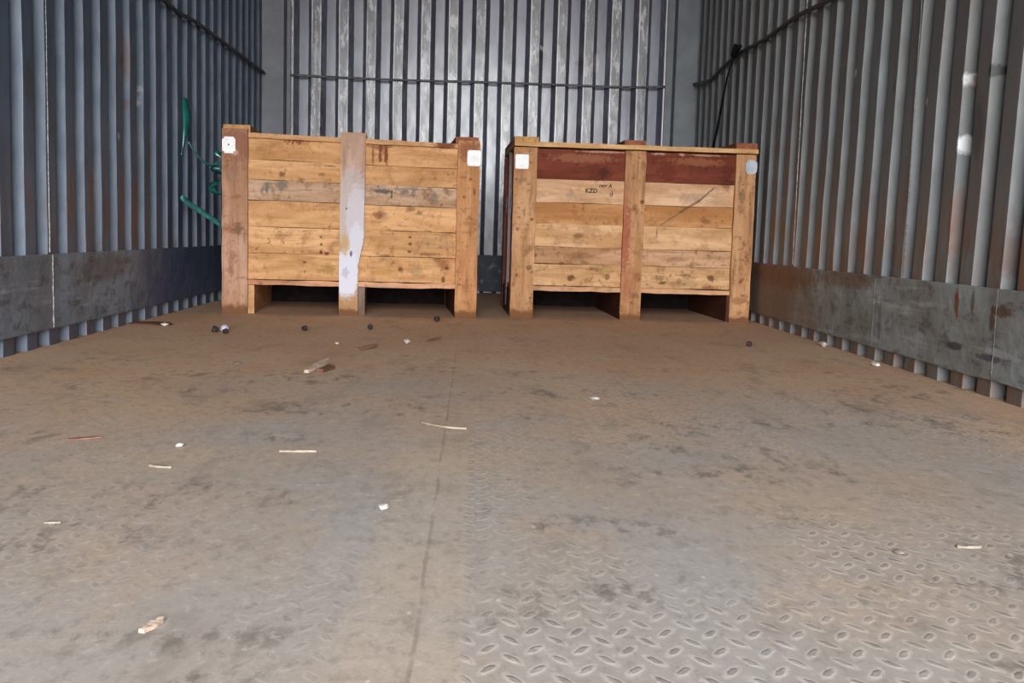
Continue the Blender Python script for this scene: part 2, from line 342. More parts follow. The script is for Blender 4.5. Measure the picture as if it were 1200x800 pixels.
# ------------------------------------------------------------------ corrugated walls
def corrugated(name, mat, fn, s0, s1, pitch, phase, crestw, slope, depth, z0, z1, nz=24, dent=0.003):
    """profile along s, fn(s, d, z) -> point; d = how far the sheet is set back from the crest plane"""
    bm = bmesh.new(); lc = bm.verts.layers.float.new('crest'); le = bm.verts.layers.float.new('edge')
    prof = []; k = math.floor((s0-phase)/pitch)-1; ins = crestw*0.12
    while True:
        c = phase+k*pitch; h = crestw/2; rw = pitch-crestw-2*slope
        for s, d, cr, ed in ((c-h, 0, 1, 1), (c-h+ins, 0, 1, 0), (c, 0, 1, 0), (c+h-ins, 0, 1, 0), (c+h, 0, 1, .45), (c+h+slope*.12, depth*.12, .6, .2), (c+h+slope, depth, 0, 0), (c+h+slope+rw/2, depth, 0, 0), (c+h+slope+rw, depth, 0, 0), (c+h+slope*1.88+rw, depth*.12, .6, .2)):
            if s0 <= s <= s1: prof.append((s, d, cr, ed))
        k += 1
        if c > s1+pitch: break
    rows = []
    for j in range(nz+1):
        z = z0+(z1-z0)*(j/nz)**1.3; row = []
        for s, d, cr, ed in prof:
            w = mnoise.noise(Vector((s*1.7, z*2.3, hash(name) % 7*0 + pitch*31)))*dent + mnoise.noise(Vector((s*7, z*9, 4.0)))*dent*0.45
            ws = mnoise.noise(Vector((round((s-phase)/pitch)*3.1, z*3.0, 9.0)))*0.0022
            v = bm.verts.new(fn(s+ws, d+abs(w), z)); v[lc] = cr; v[le] = ed; row.append(v)
        rows.append(row)
    for a, b in zip(rows, rows[1:]):
        for i in range(len(a)-1): bm.faces.new((a[i], a[i+1], b[i+1], b[i]))
    me = bpy.data.meshes.new(name); bm.to_mesh(me); bm.free(); me.materials.append(mat)
    o = bpy.data.objects.new(name, me); COL.objects.link(o)
    so = o.modifiers.new('thickness', 'SOLIDIFY'); so.thickness = 0.002; so.offset = 0
    return struct(o)
SP = 0.14
# facing slope centres: left wall 2.725 + k*0.1405 ; right wall 2.285 + k*0.1405
corrugated('wall_left', mat_left, lambda s, d, z: (XL-d, s, z), YO, D-0.10, 0.1408, 2.805, 0.064, 0.014, 0.041, 0.0, ZC)
corrugated('wall_right', mat_right, lambda s, d, z: (XR+d, min(D-0.10, s-0.042*(z-0.38)*max(0, min(1, (5.0-s)/1.5))), z), YO, D-0.10, 0.1398, 2.358, 0.064, 0.014, 0.041, 0.0, ZC)
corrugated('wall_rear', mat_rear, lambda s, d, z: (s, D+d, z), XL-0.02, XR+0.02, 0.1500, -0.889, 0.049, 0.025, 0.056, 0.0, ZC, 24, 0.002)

bm = bmesh.new()
nx, ny = 24, 60
g0 = [[bm.verts.new((XL-0.06+(XR-XL+0.12)*i/nx, YO-0.05+(D+0.12-YO)*j/ny, 0)) for i in range(nx+1)] for j in range(ny+1)]
for j in range(ny):
    for i in range(nx): bm.faces.new((g0[j][i], g0[j][i+1], g0[j+1][i+1], g0[j+1][i]))
for f in bmesh.ops.extrude_face_region(bm, geom=bm.faces[:])['geom']:
    if isinstance(f, bmesh.types.BMVert): f.co.z -= 0.03
struct(obj('floor', bm, mat_floor))
bm = bmesh.new(); box(bm, XL-0.06, XR+0.06, YO-0.05, D+0.07, ZC, ZC+0.03)
for i in range(14): box(bm, XL, XR, YO+0.2+i*0.5, YO+0.26+i*0.5, ZC-0.02, ZC)
struct(obj('ceiling', bm, mat_ceil))

def kick(name, mat, fn, s0, s1, z0, z1, n):
    bm = bmesh.new(); rows = []
    zs = [z0, z0+0.004, z0+.05, z0+.09, z0+.13, z1-.03, z1-0.003, z1]
    for zi, z in enumerate(zs):
        row = []
        for i in range(n+1):
            s = s0+(s1-s0)*i/n
            w = (mnoise.noise(Vector((s*2.1, z*6, 2.0)))*0.0035+mnoise.noise(Vector((s*9, z*22, 7.0)))*0.0022) if 0 < zi < 7 else 0
            wz = mnoise.noise(Vector((s*5, 1.0, 3.0 if zi < 2 else 8.0)))*0.003 if zi in (0, 1) else 0
            row.append((bm.verts.new(fn(s, 0.005+abs(w), z+wz))))
        rows.append(row)
    for a, b in zip(rows, rows[1:]):
        for i in range(n): bm.faces.new((a[i], a[i+1], b[i+1], b[i]))
    o = obj(name, bm, mat)
    so = o.modifiers.new('thickness', 'SOLIDIFY'); so.thickness = 0.003; so.offset = 0
    return struct(o)
kick('trim_1', mat_kick_l, lambda s, d, z: (XL+d, s, z), YO, D-0.125, 0.046, 0.250, 160)
kick('trim_2', mat_kick_r, lambda s, d, z: (XR-d, s, z), YO, D-0.125, 0.040, 0.250, 160)
kick('trim_3', mat_kick_b, lambda s, d, z: (s, D-d, z), XL+0.119, XR-0.128, 0.012, 0.215, 60)

# corner posts
def cpost(name, mat, x0, x1, lip0, lip1):
    bm = bmesh.new(); box(bm, x0, x1, D-0.115, D-0.001, 0.0005, ZC-0.0005, bev=0.001)
    box(bm, lip0, lip1, D-0.022, D-0.003, 0.0005, ZC-0.0005, bev=0.002)
    return struct(obj(name, bm, mat))
# lips are the narrow fillets beside each post
cpost('trim_4', mat_post, XL-0.050, XL+0.113, XL+0.1135, XL+0.133)
cpost('trim_5', mat_post_r, XR-0.112, XR+0.050, XR-0.150, XR-0.1125)

# weld seams between wall sheets (children of the structure)
def weld(parent, x, y, z0, z1, r=0.0022, mat=mat_weld):
    bm = bmesh.new(); n = 40
    tube(bm, [(x, y+random.uniform(-.0012, .0012), z0+(z1-z0)*i/n) for i in range(n+1)], [r*random.uniform(.5, 1.1) for i in range(n+1)], 6)
    o = obj('weld_seam', bm, mat, bpy.data.objects[parent]); return o
weld('wall_left', XL+0.001, 2.925, 0.255, ZC-0.05, 0.0016)
weld('trim_1', XL+0.0085, 2.925, 0.05, 0.248, 0.0015)
weld('wall_right', XR-0.001, 2.868, 0.255, ZC-0.05, 0.002, mat_welddark)
weld('wall_right', XR-0.001, 3.885, 0.255, ZC-0.05, 0.002)
weld('trim_2', XR-0.0085, 3.05, 0.045, 0.248, 0.0015, mat_welddark)
weld('trim_2', XR-0.0085, 2.325, 0.045, 0.248, 0.0012, mat_welddark)

# ------------------------------------------------------------------ lashing rods
def rod(name, pts, r, mat, label, mounts, mdir):
    bm = bmesh.new(); tube(bm, smoothpts(pts, 6), r, 8)
    o = obj(name, bm, mat, None, True); tag(o, label, 'lashing rod', 'lashing rods on the walls')
    for mpt in mounts:
        b = bmesh.new(); c = Vector(mpt); e = c+Vector(mdir)*0.018
        tube(b, [c, e], r*0.8, 6)
        obj('mounting_stub', b, mat, o)
    return o
rod('lashing_rod', [(-1.146, -0.9, 1.15), (-1.146, 1.2, 1.145), (-1.146, 3.0, 1.15), (-1.146, 3.96, 1.147), (-1.146, 4.13, 1.143), (-1.146, 4.43, 1.156), (-1.146, 4.87, 1.158), (-1.146, 5.4, 1.160), (-1.146, 5.80, 1.160)], 0.0085, mat_rod,
    'dark horizontal lashing rod running along the left corrugated wall', [(-1.146, 4.18, 1.145), (-1.146, 5.2, 1.16), (-1.146, 2.9, 1.15), (-1.146, 1.2, 1.145)], (-1, 0, 0))
rod('lashing_rod', [(1.181, -0.9, 1.16), (1.181, 1.5, 1.155), (1.181, 3.0, 1.155), (1.181, 3.61, 1.158), (1.181, 3.97, 1.175), (1.181, 4.37, 1.169), (1.181, 4.78, 1.179), (1.181, 5.10, 1.170), (1.181, 5.40, 1.146), (1.181, 5.6, 1.160), (1.181, 5.80, 1.178)], 0.0085, mat_rod,
    'dark sagging lashing rod running along the right corrugated wall', [(1.181, 3.2, 1.155), (1.181, 4.4, 1.169), (1.181, 5.6, 1.16), (1.181, 1.5, 1.155)], (1, 0, 0))
rod('lashing_rod', [(-1.025, 5.918, 1.170), (-0.75, 5.918, 1.166), (-0.42, 5.918, 1.163), (0.025, 5.918, 1.167), (0.475, 5.918, 1.167), (0.80, 5.918, 1.166), (1.045, 5.918, 1.176)], 0.0065, mat_rodb,
    'thin grey lashing rod crossing the rear corrugated wall above the crates', [(-0.889, 5.918, 1.168), (-0.439, 5.918, 1.164), (0.161, 5.918, 1.167), (0.611, 5.918, 1.167)], (0, 1, 0))

# dark strap hanging from the right rod down behind the crate
mat_strap = plain('black_strap', (0.010, 0.009, 0.010), 0.85, 0, 0.3, 90, 0.1)
bm = bmesh.new()
pts = smoothpts([(1.154, 4.80, 1.195), (1.154, 4.82, 1.155), (1.154, 4.90, 1.107), (1.158, 4.99, 1.023), (1.160, 5.10, 0.875), (1.16, 5.17, 0.79), (1.16, 5.20, 0.70), (1.15, 5.22, 0.45), (1.13, 5.24, 0.16), (1.10, 5.26, 0.012)], 5)
ribbon(bm, pts, lambda t: 0.090-0.030*math.sin(t*3), lambda t: (0.35, 1, 0.3+0.2*math.sin(t*9)), 0.004)
tube(bm, smoothpts([(1.158, 4.72, 1.195), (1.155, 4.77, 1.180), (1.153, 4.82, 1.165), (1.155, 4.81, 1.20), (1.160, 4.80, 1.215)], 4), 0.010, 6)
tag(obj('lashing_strap', bm, mat_strap, None, True), 'black strap hanging from the rod on the right wall behind the right crate', 'strap')

# ------------------------------------------------------------------ green plastic strapping
def green(name, c, trans=0.25):
    g = G(name); n = g.noise(g.P, 30, 3); col = g.mix(g.ss(n, .35, .65), c, tuple(v*1.7 for v in c))
    g.b.inputs['Transmission Weight'].default_value = 0.0
    return g.fin(col, 0.22, 0, 0.7)
mat_green = green('green_plastic', (0.008, 0.085, 0.070)); mat_greenp = green('pale_green_plastic', (0.05, 0.19, 0.175))
bm = bmesh.new()
ribbon(bm, smoothpts([(-1.150, 4.255, 0.835), (-1.142, 4.235, 0.80), (-1.135, 4.222, 0.749), (-1.138, 4.205, 0.68), (-1.146, 4.19, 0.607)], 6), lambda t: 0.006+0.026*math.sin(math.pi*min(1, t*1.1+.05))**.8 if t < .93 else .008, lambda t: (0.75, 0.65, 0.0+0.3*t), 0.002)
tag(obj('strapping_band', bm, mat_green, None, True), 'dark green blade of plastic strapping hanging upright on the left wall', 'plastic strapping', 'green plastic strapping left of the crates')
bm = bmesh.new()
tube(bm, smoothpts([(-1.13, 4.233, 0.662), (-1.12, 4.27, 0.635), (-1.112, 4.30, 0.616), (-1.100, 4.36, 0.592), (-1.082, 4.43, 0.588), (-1.072, 4.45, 0.600)], 6), 0.0042, 6)
o = obj('strapping_tangle', bm, mat_greenp, None, True); tag(o, 'tangled green plastic strapping curling in the gap left of the left crate', 'plastic strapping', 'green plastic strapping left of the crates')
bm = bmesh.new()
ribbon(bm, smoothpts([(-1.082, 4.45, 0.64), (-1.052, 4.46, 0.625), (-1.050, 4.46, 0.60), (-1.085, 4.44, 0.585), (-1.088, 4.44, 0.572), (-1.05, 4.45, 0.560), (-1.040, 4.46, 0.545), (-1.062, 4.45, 0.522), (-1.090, 4.43, 0.505), (-1.085, 4.44, 0.482), (-1.058, 4.46, 0.468)], 5), lambda t: 0.018+0.010*math.sin(t*17), lambda t: (0.3, math.sin(t*11), 1), 0.0015)
obj('loose_loop', bm, mat_green, o, True)
bm = bmesh.new()
ribbon(bm, smoothpts([(-1.132, 4.13, 0.447), (-1.125, 4.145, 0.438), (-1.11, 4.20, 0.415), (-1.08, 4.28, 0.386), (-1.045, 4.36, 0.350), (-1.02, 4.43, 0.328)], 6), lambda t: 0.010+0.016*min(1, t*6)*(1-0.35*t), lambda t: (0.2, 0.5, 1), 0.002)
tag(obj('strapping_band', bm, mat_greenp, None, True), 'pale green strip of plastic strapping slanting down behind the left crate', 'plastic strapping', 'green plastic strapping left of the crates')

# ------------------------------------------------------------------ wood
def wood(name, c, grain='x', seed=0.0, spots=(), foot=None, dark=0.45, knots=0.5, white=None, reddish=None, lines=()):
    c = tuple(v*k for v, k in zip(c, (0.98, 0.87, 0.86)))
    g = G(name); x, y, z = g.x, g.y, g.z
    if grain == 'x': sc, sc2 = (1.6, 9, 9), (5, 50, 50)
    elif grain == 'z': sc, sc2 = (9, 9, 1.6), (50, 50, 5)
    else: sc, sc2 = (9, 1.6, 9), (50, 5, 50)
    n1 = g.noise(g.vec(sc, (seed*1.7, seed, seed*2.3)), 1.5, 4, 0.6, 0.8)
    n2 = g.noise(g.vec(sc2, (seed, seed*2, seed)), 1.5, 4, 0.6)
    n3 = g.noise(g.vec((1, 1, 1), (seed*3, 0, seed)), 16, 5, 0.7)
    n5 = g.noise(g.vec((1, 1, 1), (seed*3, 4, seed)), 6, 3, 0.6)
    lo = tuple(v*k for v, k in zip(c, (0.74, 0.66, 0.56))); hi = tuple(min(1, v*k) for v, k in zip(c, (1.10, 1.12, 1.16)))
    col = g.mix(g.ss(n1, 0.32, 0.68), lo, hi)
    col = g.mix(g.mul(g.ss(n2, 0.50, 0.70), dark), col, tuple(v*0.42 for v in c))
    col = g.mix(g.mul(g.ss(n3, 0.52, 0.66), dark*1.2), col, (c[0]*0.45, c[1]*0.36, c[2]*0.28))
    col = g.mix(g.mul(g.ss(n5, 0.55, 0.70), 0.25), col, (c[0]*0.85, c[1]*0.62, c[2]*0.42))
    kv = g.vor(g.vec((1, 1, 1) if grain == 'y' else ((0.55, 1, 1) if grain == 'x' else (1, 1, 0.5)), (seed*0.77, 0, seed*1.3)), 8)
    kd = g.add(kv, g.mul(g.sub(g.noise(g.P, 45, 3), 0.5), 0.10))
    col = g.mix(g.mul(g.ss(kd, 0.13, 0.05), knots), col, (0.16, 0.075, 0.030))
    n6 = g.noise(g.vec((1, 1, 1), (seed*2, 1, seed)), 52, 4, 0.7)
    col = g.mix(g.mul(g.ss(n6, 0.55, 0.68), g.mul(g.ss(n5, 0.35, 0.6), dark*1.5)), col, (0.13, 0.06, 0.028))
    col = g.mix(g.mul(g.ss(n6, 0.42, 0.30), 0.3), col, tuple(min(1, v*1.25) for v in c))
    wob = g.mul(g.sub(g.noise(g.vec((1, 1, 1), (seed, 0, 0)), 75, 5, 0.75), 0.5), 3.4)
    if white:
        for (cx, cz, rx, rz, cc, st) in white:
            col = g.mix(g.mul(g.spot(x, z, cx, cz, rx, rz, g.mul(wob, 0.4), 0.25), st), col, cc)
    if reddish:
        for (cx, cz, rx, rz, cc, st) in reddish:
            col = g.mix(g.mul(g.spot(x, z, cx, cz, rx, rz, wob, 0.8), st), col, cc)
    for (cx, cz, rx, rz, cc, st) in spots:
        col = g.mix(g.mul(g.spot(x, z, cx, cz, rx, rz, wob, 0.7), st), col, cc)
    for (xa, za, xb, zb, wd, cc, st) in lines:
        ln = math.hypot(xb-xa, zb-za); ux, uz = (xb-xa)/ln, (zb-za)/ln
        al = g.add(g.mul(g.sub(x, xa), ux), g.mul(g.sub(z, za), uz)); pe = g.sub(g.mul(g.sub(x, xa), -uz), g.mul(g.sub(z, za), -ux))
        ds = g.add(g.mul(g.M('ABSOLUTE', g.add(pe, g.mul(wob, 0.0022))), 1/wd), g.mul(g.M('MAXIMUM', g.M('ABSOLUTE', g.sub(al, ln/2)), ln/2), 0.0))
        mk = g.mul(g.ss(ds, 1.3, 0.5), g.ss(g.M('ABSOLUTE', g.sub(al, ln/2)), ln/2+0.004, ln/2-0.006))
        col = g.mix(g.mul(mk, st), col, cc)
    if foot:   # damp dirty foot of a post
        f = g.ss(g.add(z, g.mul(g.sub(n3, 0.5), 0.06)), foot*1.25, foot*0.6)
        col = g.mix(g.mul(f, 0.95), col, (0.085, 0.026, 0.012))
        f2 = g.mul(g.ss(g.add(z, g.mul(g.sub(n2, 0.5), 0.09)), foot*3.2, foot*1.0), 0.35)
        col = g.mix(f2, col, (0.30, 0.14, 0.05))
    g.bump(g.add(g.mul(n2, 1.0), g.mul(n1, 1.5)), 0.0015, 0.6)
    return g.fin(col, 0.78, 0, 0.2)
KD = (0.13, 0.055, 0.02); RD = (0.16, 0.035, 0.015); GY = (0.16, 0.13, 0.11)

def empty(name, loc, rz):
    o = bpy.data.objects.new(name, None); COL.objects.link(o); o.location = loc; o.rotation_euler = (0, 0, rz); return o
PAPER = None
def paper_mat(name, c, var=0.03):
    g = G(name); n = g.noise(g.P, 50, 3); g.bump(n, 0.001, 0.4)
    return g.fin(g.mix(g.ss(n, .4, .7), c, tuple(v*0.9 for v in c)), 0.7)
mat_paper = paper_mat('white_paper', (0.93, 0.93, 0.92)); mat_foil = paper_mat('grey_plastic_tag', (0.46, 0.50, 0.55))
mat_shade_black = plain('under_crate_shade_black', (0.014, 0.009, 0.008), 0.9, 0, 0.3, 20, 0.1)  # near-black colour standing in for shade under the crates
mat_nail = plain('dark_nail', (0.05, 0.03, 0.02), 0.5)

def crate(cfg):
    c = cfg; root = empty('wooden_crate', c['loc'], c['rz']); tag(root, c['label'], 'crate', 'wooden crates against the rear wall')
    w, dp, T = c['w'], c['depth'], 0.022
    # front board panel, six stacked boards
    def panel(name, x0, x1, y0, y1, mats, axis='x', zt=None, gap=0.0016):
        bm = bmesh.new(); zs = c['zs']
        for i in range(len(zs)-1):
            za, zb = zs[i], zs[i+1]
            sl = c['slope']*(za-0.11)/0.57
            sl2 = c['slope']*(zb-0.11)/0.57
            if axis == 'x':
                t0 = len(bm.verts)
                box(bm, x0, x1, y0, y1, za+gap, zb, i, nseg=10, jit=0.0012)
                bm.verts.ensure_lookup_table()
                for v in bm.verts[t0:]:
                    s_ = sl if v.co.z < (za+zb)/2 else sl2
                    v.co.z -= s_*((v.co.x-0.5*w)/w)
                    v.co.y += mnoise.noise(Vector((i*3.3, v.co.x*2, c['seed'])))*0.0015
            else:
                t0 = len(bm.verts)
                box(bm, x0, x1, y0, y1, za+gap, zb-gap*.5, i)
        return obj(name, bm, mats, root)
    zz = c['zs']
    boards = [wood('crate_board', col, 'x', c['seed']+i*2.37, [q_ for q_ in c['spots'] if zz[i]-0.02 < q_[1]+q_[3] and q_[1]-q_[3] < zz[i+1]+0.02], None, dk*1.25, 0.7, lines=[q_ for q_ in c.get('lines', ()) if zz[i] < q_[3]+.01 and q_[1]-.01 < zz[i+1]]) for i, (col, dk) in enumerate(c['boards'])]
    panel('front_panel', 0.004, w-0.004, T, T+0.016, boards)
    # bottom ledge board (edge of the deck)
    deckm = wood('deck_board', c['deckcol'], 'x', c['seed']+31, (), None, 0.4, 0.4)
    bm = bmesh.new(); z0 = c['zs'][0]
    box(bm, 0.004, w-0.004, T-0.012, dp-0.02, z0-0.020, z0-0.001, 0, nseg=18, jit=0.002)
    obj('deck', bm, deckm, root)
    sb = c['sideboards']
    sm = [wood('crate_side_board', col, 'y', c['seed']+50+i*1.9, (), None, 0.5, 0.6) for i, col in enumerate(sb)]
    panel('side_panel', 0.018, 0.034, T+0.018, dp-T-0.018, sm, 'y')
    panel('side_panel', w-0.034, w-0.018, T+0.018, dp-T-0.018, sm, 'y')
    bk = panel('back_panel', 0.004, w-0.004, dp-T-0.016, dp-T, sm)
    # lid
    lidm = wood('lid_board', c['lidcol'], 'x', c['seed']+71, c['lidspots'], None, 0.3, 0.3)
    bm = bmesh.new(); zl, zr = c['lidz']; th = c['lidth']
    nb = 6; full = c['lidfull']
    for i in range(nb):
        ya = (T-0.016 if not full else -0.012)+(dp-(T-0.016 if not full else -0.012))*i/nb
        yb = (T-0.016 if not full else -0.012)+(dp-(T-0.016 if not full else -0.012))*(i+1)/nb-0.003
        if i == nb-1: yb = dp-T
        xa, xb = (0.0, w+0.003) if full else ((0.004, w-0.004) if i else (0.004, w-0.004))
        t0 = len(bm.verts)
        if not full and i == 0:   # front board is notched round the posts
            segs = [(c['posts'][0][1]+0.001, c['posts'][1][0]-0.001), (c['posts'][1][1]+0.001, c['posts'][2][0]-0.001)]
            for a, b in segs:
                box(bm, a, b, ya, T+0.017, zl-th, zl, nseg=6, jit=0.001, top=None)
            box(bm, xa, xb, T+0.0172, yb, zl-th, zl, nseg=8)
        else: box(bm, xa, xb, ya, yb, zl-th, zl, nseg=14, jit=0.0009)
        bm.verts.ensure_lookup_table()
        for v in bm.verts[t0:]: v.co.z += (zr-zl)*(v.co.x/w)
    obj('lid', bm, lidm, root)
    # posts front and back
    for k, (xa, xb, zt, pm, offf) in enumerate(c['posts']):
        bm = bmesh.new(); boxz(bm, xa, xb, 0.0, T-0.001, 0.0, zt, 0, 0.002, 0.0012, 14, offf)
        obj('post', bm, pm, root)
        bm = bmesh.new(); boxz(bm, xa, xb, dp-T+0.001, dp, 0.0, zt-0.03, 0, 0.002, 0.001, 8)
        obj('post', bm, c['backpost'], root)
        # skid runner behind each pair of posts
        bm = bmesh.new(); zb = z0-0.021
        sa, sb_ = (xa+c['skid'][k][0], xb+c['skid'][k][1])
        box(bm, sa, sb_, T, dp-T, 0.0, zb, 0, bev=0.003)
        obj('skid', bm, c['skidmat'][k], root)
        # batten across the lid
        bm = bmesh.new(); lz = zl+(zr-zl)*((xa+xb)/2/w)
        box(bm, xa-0.003+c['batoff'][k], xb+0.002+c['batoff'][k], c['baty'], dp-T, lz+0.001, lz+c['bath'][k], 0, bev=0.003)
        obj('lid_batten', bm, c['batmat'][k], root)
    # added near-black board low at the back, keeps light out under the crate
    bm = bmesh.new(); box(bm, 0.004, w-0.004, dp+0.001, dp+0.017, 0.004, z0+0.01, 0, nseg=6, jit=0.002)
    obj('light_block_board', bm, mat_shade_black, root)
    # side uprights
    for xa, xb in ((0.0, 0.017), (w-0.017, w)):
        for j, (ya, yb) in enumerate(((T+0.001, T+0.085), (dp/2-0.045, dp/2+0.045), (dp-T-0.09, dp-T-0.001))):
            bm = bmesh.new()
            rings = box(bm, xa, xb, ya, yb, 0.002 if j != 1 else 0.03, c['lidz'][0 if xa < .5 else 1]-th-0.004, 0, bev=0.002)
            obj('side_upright', bm, c['sidemat'][j], root)
    return root

# left crate ----------------------------------------------------------------
O1, O2, O3, O4 = (0.64, 0.40, 0.185), (0.66, 0.42, 0.20), (0.52, 0.38, 0.25), (0.66, 0.41, 0.19)
spL = [(0.273, 0.685, 0.045, 0.022, RD, .9), (0.226, 0.502, 0.022, 0.020, GY, .8), (0.168, 0.490, 0.006, 0.022, GY, .9), (0.168, 0.497, 0.018, 0.016, GY, .55), (0.150, 0.484, 0.008, 0.014, GY, .7), (0.189, 0.484, 0.007, 0.014, GY, .6),
       (0.225, 0.545, 0.012, 0.010, KD, .7), (0.30, 0.525, 0.012, .010, KD, .5), (0.60, 0.668, 0.055, 0.010, KD, .5), (0.603, 0.64, 0.006, 0.040, RD, .85), (0.627, 0.635, 0.007, 0.042, RD, .9), (0.575, 0.63, 0.004, 0.035, KD, .7),
       (0.615, 0.655, 0.02, 0.02, RD, .5), (0.62, 0.492, 0.032, 0.008, (.06, .05, .05), .85), (0.65, 0.489, 0.004, 0.020, (.05, .04, .04), .8), (0.70, 0.492, 0.015, 0.008, GY, .8), (0.735, 0.49, 0.010, 0.015, GY, .7),
       (0.82, 0.470, 0.014, 0.022, GY, .6), (0.72, 0.505, 0.06, 0.006, GY, .6), (0.60, 0.500, 0.05, 0.018, GY, .35), (0.85, .680, 0.030, 0.014, RD, .9), (0.76, 0.412, 0.012, 0.008, KD, .6), (0.60, 0.400, 0.02, 0.015, RD, .6),
       (0.378, 0.247, 0.006, 0.007, (.12, .02, .01), 1), (0.400, 0.243, 0.011, 0.006, (.14, .02, .01), .9), (0.378, 0.278, .005, .005, KD, .9), (.378, .305, .005, .006, KD, .8), (0.409, 0.180, 0.026, 0.022, (.30, .17, .05), .7),
       (0.316, 0.206, .007, .005, KD, .9), (0.316, .170, .004, .006, KD, .8), (0.865, 0.205, 0.022, 0.022, (.26, .09, .04), .75), (0.873, 0.196, .008, .007, KD, .9), (0.86, 0.152, 0.007, 0.012, KD, .9),
       (0.69, 0.188, 0.010, 0.010, KD, .85), (0.66, 0.215, 0.007, 0.012, KD, .5), (0.755, 0.180, 0.02, 0.02, (.3, .2, .1), .55), (0.725, 0.315, .007, .005, KD, .9), (0.725, 0.288, .010, .006, KD, .9), (0.725, 0.258, .008, .005, KD, .9),
       (0.80, 0.30, 0.035, 0.02, (.35, .20, .10), .55), (0.86, 0.295, 0.02, 0.025, (.35, .20, .10), .5), (0.46, 0.170, .006, .05, KD, .35), (0.80, .25, .04, .006, KD, .6), (.62, .175, .03, .012, (.45, .24, .05), .5),
       (0.41, 0.583, .02, .004, KD, .7), (0.38, .55, .012, .006, KD, .5), (0.80, 0.34, .012, .004, KD, .6)]
PW = (0.62, 0.60, 0.66)
postL = [
    (0.0, 0.097, 0.712, wood('post_wood', (0.48, 0.31, 0.205), 'z', 3.1, [(0.06, 0.33, .018, .022, KD, .6), (0.035, 0.19, 0.010, 0.05, (.25, .13, .08), .6), (0.05, .62, .012, .010, (.7, .5, .4), .5), (0.03, .53, .012, .014, (.25, .18, .13), .6), (.02, .33, .02, .02, (.3, .1, .05), .5)], 0.034, 0.6, 0.4,
        None, [(0.07, 0.655, 0.075, 0.065, (0.26, 0.105, 0.065), .85)]), None),
    (0.450, 0.545, 0.712, wood('pale_post_wood', (0.53, 0.395, 0.31), 'z', 8.2, [(0.47, 0.28, 0.018, 0.04, (.50, .33, .15), .8), (0.495, 0.243, .005, .012, (.12, .09, .12), .9), (0.475, 0.42, .003, .005, KD, .9), (0.485, .05, .05, .03, (.42, .22, .07), .7), (.475, .17, .012, .02, (.38, .38, .46), .6)], 0.022, 0.35, 0.2,
        [(0.50, 0.42, 0.060, 0.16, (0.50, 0.44, 0.44), .65), (0.515, 0.38, 0.040, 0.13, PW, .55), (0.515, 0.28, 0.030, 0.085, PW, .9), (0.48, 0.165, 0.045, 0.105, (0.66, 0.65, 0.72), .95)]),
        lambda t: (0.0, (-0.022 if t < 0.30 else (-0.010 if t < 0.36 else 0.0)))),
    (0.908, 0.9945, 0.700, wood('orange_post_wood', (0.56, 0.315, 0.145), 'z', 12.4, [(.955, .66, .05, .04, (.22, .08, .04), .7), (0.96, 0.55, .006, .006, KD, .7), (.935, .48, .004, .006, KD, .8), (.975, .50, .005, .014, KD, .7)], 0.030, 0.6, 0.3), None)]
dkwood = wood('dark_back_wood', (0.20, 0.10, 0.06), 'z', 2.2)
redskid = wood('shaded_red_skid_wood', (0.085, 0.028, 0.018), 'y', 4.4, (), None, 0.4)  # red wood, colour darkened to deepen the shade under the crates
paleskid = wood('pale_skid_wood', (0.58, 0.37, 0.19), 'y', 5.9, (), None, 0.35)
greyskid = wood('grey_skid_wood', (0.22, 0.17, 0.14), 'y', 6.9, (), None, 0.35)
bt1 = wood('batten_wood', (0.55, 0.34, 0.14), 'y', 7.7, (), None, 0.4); bt2 = wood('red_batten_wood', (0.32, 0.13, 0.07), 'y', 9.1, (), None, 0.5)
cl = crate(dict(loc=(-0.9738, 4.1203, 0), rz=0.0844, w=0.9945, depth=0.70, seed=1.0, slope=0.014, label='light wooden crate on the left with a white-streaked middle post',
    zs=[0.134, 0.236, 0.338, 0.438, 0.517, 0.593, 0.676], boards=[(O1, .3), (O2, .4), (O4, .3), (O3, .55), (O2, .3), (O1, .25)],
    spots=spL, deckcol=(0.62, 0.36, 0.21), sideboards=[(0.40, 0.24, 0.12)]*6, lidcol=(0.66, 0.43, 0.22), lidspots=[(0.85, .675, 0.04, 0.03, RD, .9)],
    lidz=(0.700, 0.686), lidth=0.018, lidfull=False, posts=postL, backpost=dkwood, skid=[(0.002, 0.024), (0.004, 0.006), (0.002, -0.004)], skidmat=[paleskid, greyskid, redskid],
    batoff=[0.004, 0.002, -0.006], bath=[0.030, 0.024, 0.030], baty=0.030, batmat=[bt1, bt1, bt2], sidemat=[dkwood]*3))
